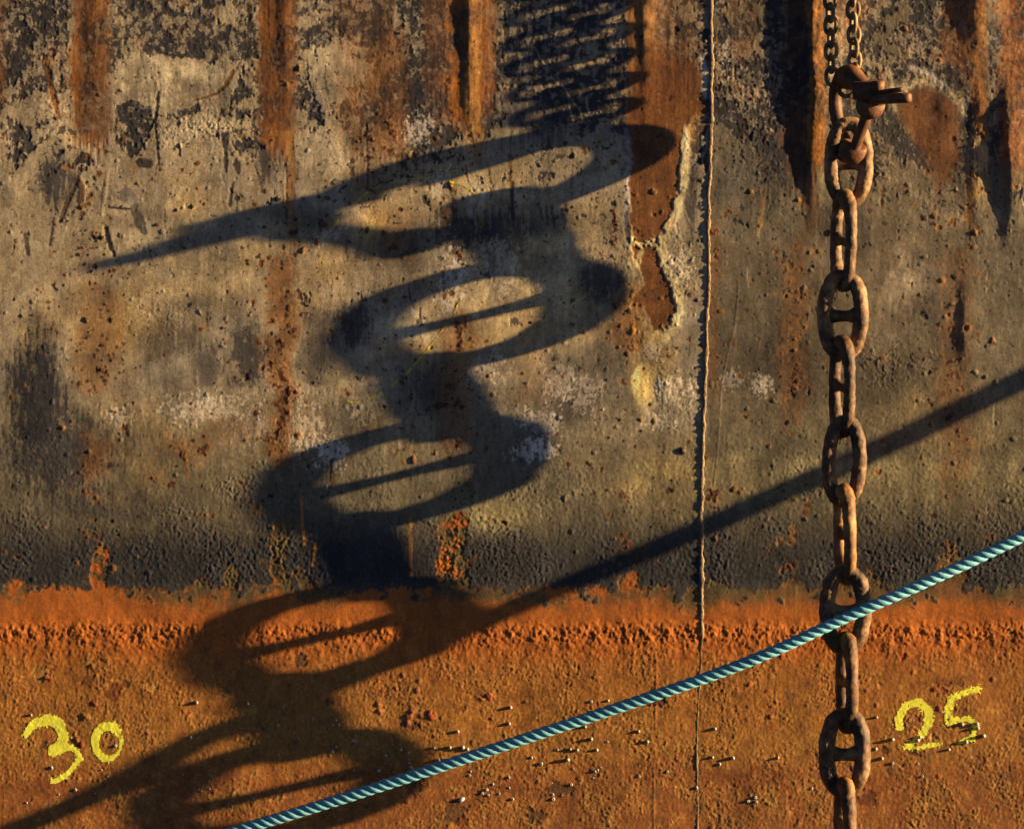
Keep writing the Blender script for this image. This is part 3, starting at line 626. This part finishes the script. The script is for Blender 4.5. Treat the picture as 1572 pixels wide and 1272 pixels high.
# weld bead down the plate joint
wp = [(1093, -760), (1093, -100), (1092, 36), (1092, 130), (1091, 220), (1088, 300), (1087, 436), (1085, 500), (1083, 560), (1080, 660), (1078, 740), (1076, 800), (1077.5, 870), (1077.5, 960), (1073, 1080), (1069, 1140), (1070, 1236), (1070, 1960)]
ws = np.array(wp, float)
yy1 = np.arange(-760, 1960, 1.5)
xx1 = np.interp(yy1, ws[:, 1], ws[:, 0])
kk = np.ones(25) / 25; xs1 = np.convolve(np.pad(xx1, 12, mode='edge'), kk, 'valid')
vv, ff = [], []
NU = 11
rw = np.random.default_rng(11)
def n1d(t, sc, sd): return float(perlin(np.array([t / sc], np.float32), np.array([sd + .37], np.float32), sd)[0])
for a, (x, y) in enumerate(zip(xs1, yy1)):
    big = 1.0 - .72 * float(sm(940, 1010, np.array(y)))
    hw = (3.7 + 1.5 * n1d(y, 14, 5) + 1.1 * n1d(y, 5, 9)) * (.55 + .45 * big)
    hh = (1.5 + 1.0 * n1d(y, 9, 7) + .8 * n1d(y, 4.2, 15)) * big * (1 if y < 1000 else max(.15, .8 + 1.6 * n1d(y, 30, 19)))
    x = x + 1.6 * n1d(y, 22, 3)
    hb = Hs(x, y) if -60 < y < 1340 else 0.0
    for u in range(NU):
        t = -1 + 2 * u / (NU - 1)
        hgt = hb - 1.2 + (hh + 1.2) * math.sqrt(max(0, 1 - t * t)) + .16 * rw.normal() * (1 - t * t)
        vv.append(((x + t * hw - CX) * S, -hgt * S, (CY - y) * S))
    if a:
        for u in range(NU - 1):
            b = (a - 1) * NU + u
            ff.append((b + NU, b + NU + 1, b + 1, b))
weld = mesh_obj('weld_seam', vv, ff, M_weld, hull)
weld['label'] = 'rough vertical weld bead between two hull plates'

# ------------------------------------------------------------------ shells on the fouled band
def shell_ball():
    vs, fs = [], []
    nr, ns = 9, 14
    for i in range(nr + 1):
        a = math.pi * .62 * i / nr
        r = math.sin(a); z = math.cos(a)
        for k in range(ns):
            b = 2 * math.pi * k / ns
            rr = r * (1 + .12 * math.cos(b - a * 2.5)) * (1.0 + (.06 if i % 3 == 1 else 0))
            vs.append((rr * math.cos(b), -(z + .38 + .22 * max(0, z) ** 6), rr * math.sin(b)))
    for i in range(nr):
        for k in range(ns):
            fs.append((i * ns + k, i * ns + (k + 1) % ns, (i + 1) * ns + (k + 1) % ns, (i + 1) * ns + k))
    fs.append(tuple(range(ns - 1, -1, -1)))
    return vs, fs
def shell_cone():
    vs, fs = [], []
    prof = [(1.0, -.25), (.86, .22), (.66, .5), (.46, .62), (.36, .5), (.3, .2), (.05, .12)]
    ns = 18
    for r, h in prof:
        for k in range(ns):
            b = 2 * math.pi * k / ns
            rr = r * (1 + (.09 if k % 3 == 0 else -.03)); vs.append((rr * math.cos(b), -h, rr * math.sin(b)))
    for i in range(len(prof) - 1):
        for k in range(ns):
            fs.append((i * ns + k, i * ns + (k + 1) % ns, (i + 1) * ns + (k + 1) % ns, (i + 1) * ns + k))
    fs.append(tuple((len(prof) - 1) * ns + k for k in range(ns)))
    return vs, fs
def conv(l, ox, oy): return [(ox + u / 3.18, oy + v / 3.18) for u, v in l]
balls = conv([(37, 830), (1095, 775), (845, 770)], 36, 836) + conv([(237, 877), (267, 877), (253, 856), (255, 983), (234, 1006), (497, 1027), (568, 1000), (607, 1013), (607, 1047), (610, 1062), (618, 1085), (628, 1100), (604, 1108), (460, 1100), (848, 910), (1100, 873), (1105, 793), (733, 990), (810, 988), (873, 988), (896, 997), (755, 1052), (789, 1048)], 436, 836) \
    + conv([(310, 760), (197, 888), (228, 947), (125, 997), (160, 1000), (255, 1000), (115, 1048), (460, 910), (502, 960), (832, 898), (918, 1040), (820, 1037), (1140, 1040)], 836, 836) \
    + conv([(668, 842), (745, 950), (662, 995), (691, 1043), (868, 953), (880, 937), (1085, 875), (1157, 875), (1163, 893), (1103, 960), (1190, 932), (1020, 998)], 1136, 836)
flats = conv([(815, 940), (450, 980), (1243, 878), (135, 1088), (413, 1130), (780, 1120), (252, 1195), (350, 1212), (173, 1217), (856, 1196), (868, 1202), (908, 1190), (1245, 1025), (1125, 1235), (15, 1258), (380, 1098)], 36, 836) \
    + conv([(142, 847), (70, 942), (337, 955), (350, 960), (408, 972), (530, 972), (340, 1100), (910, 1105), (906, 1125), (1097, 1135), (1018, 1168), (990, 1195), (998, 1220), (968, 1212), (1050, 1213), (1098, 1185), (830, 1198), (1207, 1038), (1255, 1068), (1115, 1240)], 436, 836) \
    + conv([(228, 765), (307, 960), (853, 1070), (600, 1107), (463, 1130), (238, 1138), (245, 1105), (258, 1098), (275, 1085), (140, 1092), (130, 1170), (175, 1163), (36, 1162), (40, 1218), (85, 1222), (42, 1240), (740, 1185), (992, 1250), (1030, 1232), (1035, 1253), (65, 1000)], 836, 836) \
    + conv([(745, 1066), (870, 1068), (350, 1190), (75, 1233), (40, 1250), (80, 1253), (890, 1130)], 1136, 836)
def place_shells(name, geo, pts, label, cat, group, r0, r1):
    vs, fs = geo
    proto = mesh_obj(name, vs, fs, M_shell)
    tag(proto, label, cat, group)
    r = random.Random(name)
    for i, (px, py) in enumerate(pts):
        o = proto if i == 0 else proto.copy()
        if i: scene.collection.objects.link(o)
        k = r.uniform(r0, r1) * S
        o.scale = (k, k * r.uniform(.85, 1.1), k * r.uniform(.9, 1.05))
        o.rotation_euler = (r.uniform(-.2, .2), r.uniform(0, 6.28), r.uniform(-.2, .2))
        p = P(px, py, Hs(px, py) - .3); o.location = p
place_shells('sea_snail', shell_ball(), balls, 'tiny round pale shell standing proud of the rusty orange band', 'sea snail', 'round pale snails on the orange band', 1.9, 3.1)
place_shells('barnacle', shell_cone(), flats, 'tiny flat whitish barnacle ring stuck flush on the rusty orange band', 'barnacle', 'flat whitish barnacles on the orange band', 1.3, 3.3)
ch = mesh_obj('shell_chip', [(math.cos(a) * r * (1.5 if math.cos(a) > 0 else 1), -h, math.sin(a) * r * .8) for r, h in ((1, -.2), (.8, .35), (.3, .55)) for a in [2 * math.pi * k / 14 for k in range(14)]],
              [(i * 14 + k, i * 14 + (k + 1) % 14, (i + 1) * 14 + (k + 1) % 14, (i + 1) * 14 + k) for i in range(2) for k in range(14)] + [tuple(28 + k for k in range(14))], mat_plain('blue_grey_shell', (.3, .33, .42), (.7, .72, .78), 100, .35))
ch.location = P(708, 1227, Hs(708, 1227)); ch.scale = (4.6 * S, 4.6 * S, 4.6 * S); ch.rotation_euler = (0, -.5, 0)
tag(ch, 'blue white broken shell, largest on the orange band, just below the rope', 'shell')

# ------------------------------------------------------------------ tubes
def frames(pts, closed):
    n = len(pts); T_ = []
    for i in range(n):
        a = pts[(i - 1) % n] if (closed or i > 0) else pts[i]
        b = pts[(i + 1) % n] if (closed or i < n - 1) else pts[i]
        T_.append((b - a).normalized())
    ref = Vector((0, 0, 1)) if abs(T_[0].z) < .9 else Vector((1, 0, 0))
    nrm = (ref - T_[0] * ref.dot(T_[0])).normalized(); out = []
    for t in T_:
        nrm = (nrm - t * nrm.dot(t))
        nrm = nrm.normalized() if nrm.length > 1e-6 else t.orthogonal().normalized()
        out.append((nrm, t.cross(nrm)))
    return out

def noise3(p, s):
    from mathutils import noise
    return noise.noise(p * s)

def tube(name, pts, rad, mat, parent, closed=False, ns=20, rough=0.0, rs_=60.0, caps=True, off=Vector((0, 0, 0)), wide=None, grit=0.0):
    fr_ = frames(pts, closed); vs, fs = [], []
    n = len(pts)
    for i, p in enumerate(pts):
        a, b = fr_[i]; r = rad(i / (n if closed else n - 1)) if callable(rad) else rad
        for k in range(ns):
            t = 2 * math.pi * k / ns
            dv = a * math.cos(t) + b * math.sin(t)
            q = p + dv * r
            rr = r * (1 + rough * (noise3(q + off, rs_) + .6 * noise3(q + off, rs_ * 2.7) + .35 * noise3(q + off, rs_ * 6)))
            if grit:
                g = noise3(q + off, 190); rr *= 1 + grit * (g + 1.6 * min(0, g + .15)) + grit * .8 * noise3(q + off, 95)
            e = dv * rr
            if wide: e = e + wide[0] * (e.dot(wide[0]) * (wide[1](i / (n - 1)) - 1))
            vs.append(p + e)
    m = n if closed else n - 1
    for i in range(m):
        j = (i + 1) % n
        for k in range(ns):
            fs.append((i * ns + k, i * ns + (k + 1) % ns, j * ns + (k + 1) % ns, j * ns + k))
    if closed:   # the frame may be twisted once round: match the last ring to the first
        a0 = fr_[0][0]; best = max(range(ns), key=lambda k: (fr_[-1][0] * math.cos(2 * math.pi * k / ns) + fr_[-1][1] * math.sin(2 * math.pi * k / ns)).dot(a0))
        fs = fs[:-ns]; i = n - 1
        for k in range(ns):
            fs.append((i * ns + (k + best) % ns, i * ns + (k + 1 + best) % ns, (k + 1) % ns, k))
    elif caps:
        fs.append(tuple(range(ns - 1, -1, -1))); fs.append(tuple((n - 1) * ns + k for k in range(ns)))
    return mesh_obj(name, vs, fs, mat, parent)

def smooth_path(pts, n):
    """Catmull-Rom through points"""
    P_ = [Vector(p) for p in pts]; out = []
    m = len(P_) - 1
    for i in range(n + 1):
        t = i / n * m; k = min(int(t), m - 1); f = t - k
        p0 = P_[max(k - 1, 0)]; p1 = P_[k]; p2 = P_[k + 1]; p3 = P_[min(k + 2, m)]
        out.append(.5 * ((2 * p1) + (p2 - p0) * f + (2 * p0 - 5 * p1 + 4 * p2 - p3) * f * f + (3 * p1 - p0 - 3 * p2 + p3) * f ** 3))
    return out

# ------------------------------------------------------------------ the big stud-link chain
chain = bpy.data.objects.new('anchor_chain', None); scene.collection.objects.link(chain)
chain.location = P(1297, 640, 100)
chain.empty_display_size = .1
tag(chain, 'heavy rusty stud link anchor chain hanging before the hull, rope crossing it', 'chain')
bpy.context.view_layer.update()
cinv = Matrix.Translation(-chain.location)
def cdepth(y): return 85.6 + .0755 * (y - 370)

def link(cx, cy, L, W, r, wide, stud, mat, seed, roll=0.0, dz=0.0, crown=1.0, dip=0.0):
    """wide: direction of the link's width (x right, toward camera) as unit 2-tuple"""
    c = P(cx, cy, cdepth(cy) + dz) - chain.location
    f = S * (D - cdepth(cy) * S) / D
    wv = Vector((wide[0], -wide[1], 0)).normalized() + Vector((0, 0, -dip)); sv = wv + Vector((0, 0, dip * .55))
    lv = Vector((math.sin(roll), -.075, math.cos(roll))).normalized()
    a = (W / 2 - r) * f; b = (L / 2 - r) * f
    n = 150; pts = []
    off = Vector((seed * 3.1, seed * 1.7, seed * .9))
    for i in range(n):
        t = 2 * math.pi * i / n
        ct, st = math.cos(t), math.sin(t)
        x = a * math.copysign(abs(ct) ** .80, ct); y = b * math.copysign(abs(st) ** .93, st)
        pts.append(c + wv * x + lv * y)
    def rad(u):
        s = abs(math.sin(2 * math.pi * u)); return r * f * (1.03 + (crown - 1.03) * s ** 3.2)
    o = tube('chain_link', pts, rad, mat, chain, True, 36, .13, 26, off=off, grit=.035)
    if stud:
        sp = [c + sv * (a * t) for t in [-.98 + 1.96 * i / 14 for i in range(15)]]
        sag = Vector((0, 0, -1)) * r * f * .18
        sp = [p + sag * (1 - (2 * i / 14 - 1) ** 2) for i, p in enumerate(sp)]
        tube('stud', sp, lambda u: r * f * (.78 - .05 * abs(2 * u - 1)), mat, o, False, 18, .09, 40, off=off, wide=(lv, lambda u: 1.0 + 1.5 * abs(2 * u - 1) ** 2.4))
    return o
EDGE = (.33, .945); FACE = (.99, .14)
EDGE_LOW = (.22, .975)
for i, (cx, cy, L, W, r, wd, stud, mt, roll, dz, crown, dip) in enumerate([
        (1303, 250, 142, 75, 11.5, (.99, .05), True, M_chain, .0, 0, .95, 0),
        (1295, 369, 150, 75, 8.8, EDGE, True, M_chain, .03, 0, 1.42, .32),
        (1294, 483, 142, 79, 11.4, FACE, True, M_chain, .0, 0, .95, 0),
        (1293, 593, 150, 75, 8.8, EDGE, True, M_chain, .02, 0, 1.42, .32),
        (1296, 708, 144, 68, 10.8, FACE, False, M_chain, .02, 0, .95, 0),
        (1297, 820, 150, 75, 9.4, EDGE_LOW, True, M_chain_o, -.02, 0, 1.36, .30),
        (1298, 936, 142, 80, 12.0, FACE, True, M_chain, .0, 0, .95, 0),
        (1300, 1047, 150, 75, 9.4, EDGE_LOW, True, M_chain_o, .0, -6, 1.36, .28),
        (1297, 1155, 142, 80, 12.4, FACE, True, M_chain, .0, -4, .95, 0),
        (1297, 1268, 148, 76, 10.2, (.18, .98), True, M_chain_o, .0, -4, 1.28, .28),
        (1298, 1382, 142, 78, 11.5, FACE, True, M_chain, .0, -4, .95, 0)]):
    link(cx, cy, L, W, r, wd, stud, mt, i + 1, roll, dz, crown, dip)

# ------------------------------------------------------------------ the two light chains above
def light_chain(label, xs, d0, y0, y1, flip, extra=None):
    root = bpy.data.objects.new('lifting_chain', None); scene.collection.objects.link(root)
    root.location = P(xs(y1), y1, d0); root.empty_display_size = .05
    tag(root, label, 'chain', 'pair of thin chains above the shackle')
    pitch = 19.4; y = y1; i = 0
    while y > y0:
        cx = xs(y); c = P(cx, y, d0) - root.location
        f = S * (D - d0 * S) / D
        ang = (math.radians(18) if i % 2 == flip else math.radians(74)) + .1 * math.sin(i * 2.3)
        wv = Vector((math.cos(ang), -math.sin(ang), -.3 * math.sin(ang))); lv = Vector((.04, 0, 1)).normalized()
        r = 3.3; a = ((27 if ang > .8 else 24) / 2 - r) * f; b = (33 / 2 - r) * f; pts = []
        for k in range(40):
            t = 2 * math.pi * k / 40; ct, st = math.cos(t), math.sin(t)
            pts.append(c + wv * (a * math.copysign(abs(ct) ** .75, ct)) + lv * (b * math.copysign(abs(st) ** .95, st)))
        tube('chain_link', pts, r * f, M_small, root, True, 14, .06, 90, off=Vector((i, flip, 0)))
        y -= pitch; i += 1
    return root
light_chain('thin chain, left of the pair, its last link hooked round the shackle bow', lambda y: 1276 + .02 * (y - 80), 56, -330, 117, 0)
light_chain('thin chain, right of the pair, running down behind the shackle top', lambda y: 1311 + .03 * (y - 60), 71, -330, 112, 1)

# ------------------------------------------------------------------ the shackle
shk = bpy.data.objects.new('shackle', None); scene.collection.objects.link(shk)
shk.location = P(1310, 180, 90); shk.empty_display_size = .05
tag(shk, 'brown rusted bow shackle with a bolt and flat wings joining thin chains to anchor chain', 'shackle')
def SP(px, py, d): return P(px, py, d) - shk.location
bow = smooth_path([SP(1340, 148, 136), SP(1326, 134, 120), SP(1308, 120, 98), SP(1294, 121, 70), SP(1284, 136, 53), SP(1282, 160, 47), SP(1286, 186, 51), SP(1293, 208, 64), SP(1301, 226, 84), SP(1308, 238, 104)], 70)
def bow_r(u):
    return S * (10.0 + 9.5 * math.exp(-((u - .25) / .11) ** 2) + 2 * math.exp(-(u / .06) ** 2) + 2.5 * math.exp(-((u - .42) / .08) ** 2) * 0)
tube('bow', bow, bow_r, M_shk, shk, False, 24, .035, 40)
# bolt from the lower eye up to the nut
tube('bolt', smooth_path([SP(1306, 248, 102), SP(1318, 212, 114), SP(1330, 180, 128), SP(1343, 146, 140), SP(1347, 130, 143)], 24), S * 8.6, M_shk, shk, False, 20, .02, 40)

def cup(name, base, axis_v, r, h, parent):
    """an eye boss: a squat bowl round the bolt"""
    ax = axis_v.normalized(); u = ax.orthogonal().normalized(); v = ax.cross(u)
    prof = [(.02, -.62), (.4, -.60), (.75, -.46), (.95, -.2), (1.0, .02), (.98, .18), (.90, .27), (.72, .27), (.5, .22), (.4, .21)]
    vs, fs = [], []; ns = 28
    for rr, hh in prof:
        for k in range(ns):
            t = 2 * math.pi * k / ns
            q = base + ax * (hh * h) + (u * math.cos(t) + v * math.sin(t)) * (rr * r)
            q = q + (q - base) * .05 * noise3(q, 50); q.y = base.y + (q.y - base.y) * .52; vs.append(q)
    for i in range(len(prof) - 1):
        for k in range(ns): fs.append((i * ns + k, i * ns + (k + 1) % ns, (i + 1) * ns + (k + 1) % ns, (i + 1) * ns + k))
    fs.append(tuple(range(ns - 1, -1, -1)))
    fs.append(tuple((len(prof) - 1) * ns + k for k in range(ns)))
    return mesh_obj(name, vs, fs, M_shk, parent)
axb = SP(1343, 146, 140) - SP(1310, 240, 104)
cup('eye', SP(1309, 230, 105), axb, 21.5 * S, 34 * S, shk)
cup('eye', SP(1336, 162, 133), axb, 22 * S, 32 * S, shk)

def plate(name, outline, thick, bev, mat, parent):
    """a bevelled plate from a 3-D outline (list of points), thickness along its normal"""
    c = sum(outline, Vector()) / len(outline)
    nrm = Vector((0, 0, 0))
    for i in range(len(outline)): nrm += (outline[i] - c).cross(outline[(i + 1) % len(outline)] - c)
    nrm.normalize()
    bm = bmesh.new()
    lo = [bm.verts.new(p - nrm * thick / 2) for p in outline]; hi = [bm.verts.new(p + nrm * thick / 2) for p in outline]
    n = len(outline)
    bm.faces.new(lo[::-1]); bm.faces.new(hi)
    for i in range(n): bm.faces.new((lo[i], lo[(i + 1) % n], hi[(i + 1) % n], hi[i]))
    bmesh.ops.recalc_face_normals(bm, faces=bm.faces)
    bmesh.ops.bevel(bm, geom=[e for e in bm.edges], offset=bev, segments=3, profile=.6, affect='EDGES')
    me = bpy.data.meshes.new(name); bm.to_mesh(me); bm.free()
    me.polygons.foreach_set('use_smooth', [True] * len(me.polygons))
    me.materials.append(mat); o = bpy.data.objects.new(name, me); scene.collection.objects.link(o); o.parent = parent
    return o
def wing(name, a, b, wid, thick, bev, tip=.7):
    """a rounded flat lug from a to b lying in the depth direction"""
    ax = (b - a); L = ax.length; ax.normalize(); side = ax.cross(Vector((0, 0, 1))).normalized()
    ol = []
    for s, t in [(-1, 0), (-1, .55), (-tip, .85), (-tip * .45, 1.0), (tip * .45, 1.0), (tip, .85), (1, .55), (1, 0)]:
        ol.append(a + ax * (L * t) + side * (wid * s))
    return plate(name, ol, thick, bev, M_shk, shk)
# square nut with its keeper and the two wings of the bolt
plate('nut', [SP(1308, 139, 116), SP(1336, 136, 112), SP(1356, 137, 134), SP(1355, 139, 158), SP(1334, 140, 156), SP(1309, 140, 142)], 27 * S, 3 * S, M_shk, shk)
tube('bolt_head', [SP(1346, 141, 152), SP(1348, 131, 153), SP(1348, 125, 153)], S * 10, M_shk, shk, False, 20, .02, 40)
wing('wing', SP(1340, 153, 142), SP(1398, 150, 186), 12 * S, 15 * S, 5 * S, .95)
wing('wing', SP(1334, 146, 140), SP(1386, 137, 172), 10 * S, 7 * S, 3 * S)
# loose ring that holds the thin chains on the bow
rp = [SP(1300 + 12 * math.cos(t), 138 + 10 * math.sin(t), 84 + 14 * math.sin(t + .6)) for t in [2 * math.pi * k / 40 for k in range(40)]]
tube('ring', rp, S * 3.6, M_small, shk, True, 14, .05, 80)

# ------------------------------------------------------------------ the turquoise mooring rope
rope = bpy.data.objects.new('mooring_rope', None); scene.collection.objects.link(rope)
rope.location = P(1295, 947, 167); rope.empty_display_size = .1
tag(rope, 'thin turquoise three strand rope slanting across in front of chain and hull', 'rope')
def rope_y(x):
    u = x - 1535.0
    return 840 - .478 * u - .000095 * u * u if u > -250 else None
ctrl_x = [150, 300, 490, 640, 785, 930, 1080, 1190, 1295, 1415, 1535, 1700, 1900, 2150, 2400, 2700]
def ry(x):
    if x >= 1535: u = x - 1535; return 840 - .478 * u - .0001 * u * u
    return float(np.interp(x, [150, 490, 600, 785, 930, 1080, 1190, 1295, 1415, 1535], [1338, 1236, 1201, 1140, 1092, 1041, 998, 949, 896, 840]))
def rd(x): return float(np.interp(x, [150, 490, 785, 1080, 1190, 1295, 1415, 1650, 1811, 2211, 2700], [92, 108, 124, 139, 145.5, 150, 148.5, 141, 129, 102, 70]))
axis_pts = smooth_path([P(x, ry(x), rd(x)) - rope.location for x in ctrl_x], 1400)
ln = [0.0]
for a, b in zip(axis_pts[:-1], axis_pts[1:]): ln.append(ln[-1] + (b - a).length)
fra = []
for i in range(len(axis_pts)):
    t = (axis_pts[min(i + 1, len(axis_pts) - 1)] - axis_pts[max(i - 1, 0)]).normalized()
    u = Vector((0, 1, 0)); u = (u - t * u.dot(t)).normalized(); fra.append((u, t.cross(u)))
lay = 43 * S; hr = 4.4 * S; sr = 4.75 * S

def mat_rope():
    m = bpy.data.materials.new('turquoise_rope_fibre'); nt, N, L, B = nodes_of(m)
    uv = N.new('ShaderNodeUVMap'); uv.uv_map = 'yarn'
    mp = N.new('ShaderNodeMapping'); mp.inputs['Scale'].default_value = (3.0, 26.0, 1)
    L.new(uv.outputs[0], mp.inputs['Vector'])
    n = N.new('ShaderNodeTexNoise'); n.inputs['Scale'].default_value = 1.0; n.inputs['Detail'].default_value = 4
    L.new(mp.outputs[0], n.inputs['Vector'])
    tc = N.new('ShaderNodeTexCoord')
    n3 = N.new('ShaderNodeTexNoise'); n3.inputs['Scale'].default_value = 6; n3.inputs['Detail'].default_value = 5
    L.new(tc.outputs['Object'], n3.inputs['Vector'])
    cr = N.new('ShaderNodeValToRGB'); e = cr.color_ramp.elements
    e[0].position = .25; e[0].color = (.055, .25, .34, 1); e[1].position = .75; e[1].color = (.20, .52, .62, 1)
    ad = N.new('ShaderNodeMath'); ad.operation = 'MULTIPLY_ADD'; ad.inputs[1].default_value = .45
    L.new(n3.outputs['Fac'], ad.inputs[0])
    mm = N.new('ShaderNodeMath'); mm.operation = 'MULTIPLY'; mm.inputs[1].default_value = .55
    L.new(n.outputs['Fac'], mm.inputs[0]); L.new(mm.outputs[0], ad.inputs[2])
    L.new(ad.outputs[0], cr.inputs['Fac']); L.new(cr.outputs['Color'], B.inputs['Base Color'])
    B.inputs['Roughness'].default_value = .6
    bp = N.new('ShaderNodeBump'); bp.inputs['Strength'].default_value = .7; bp.inputs['Distance'].default_value = .0012
    L.new(n.outputs['Fac'], bp.inputs['Height']); L.new(bp.outputs['Normal'], B.inputs['Normal'])
    return m
M_rope = mat_rope()
for s in range(3):
    pts = []
    for i, p in enumerate(axis_pts):
        a = 2 * math.pi * s / 3 + 2 * math.pi * ln[i] / lay
        a += .22 * noise3(Vector((ln[i] * 9, s * .1, 0)), 1.0) + .10 * noise3(Vector((ln[i] * 60, s * 3.1, 2)), 1.0)
        u, v = fra[i]
        pts.append(p + (u * math.cos(a) + v * math.sin(a)) * hr)
    st_o = tube('strand', pts, lambda t: sr * (1 + .07 * noise3(Vector((t * 160, s * 5.0, 1)), 1.0)), M_rope, rope, False, 12, .07, 110)
    me = st_o.data; uvl = me.uv_layers.new(name='yarn')
    ns = 12; arr = np.zeros((len(me.loops), 2), np.float32)
    li = np.zeros(len(me.loops), np.int32); me.loops.foreach_get('vertex_index', li)
    ring_i = li // ns; kk_ = li % ns
    tw = np.array(ln)[np.clip(ring_i, 0, len(ln) - 1)] / lay
    arr[:, 0] = tw * 2.0
    ang = kk_ / ns + tw * .8
    arr[:, 1] = np.abs(((ang) % 1.0) * 2 - 1)
    uvl.data.foreach_set('uv', arr.ravel())
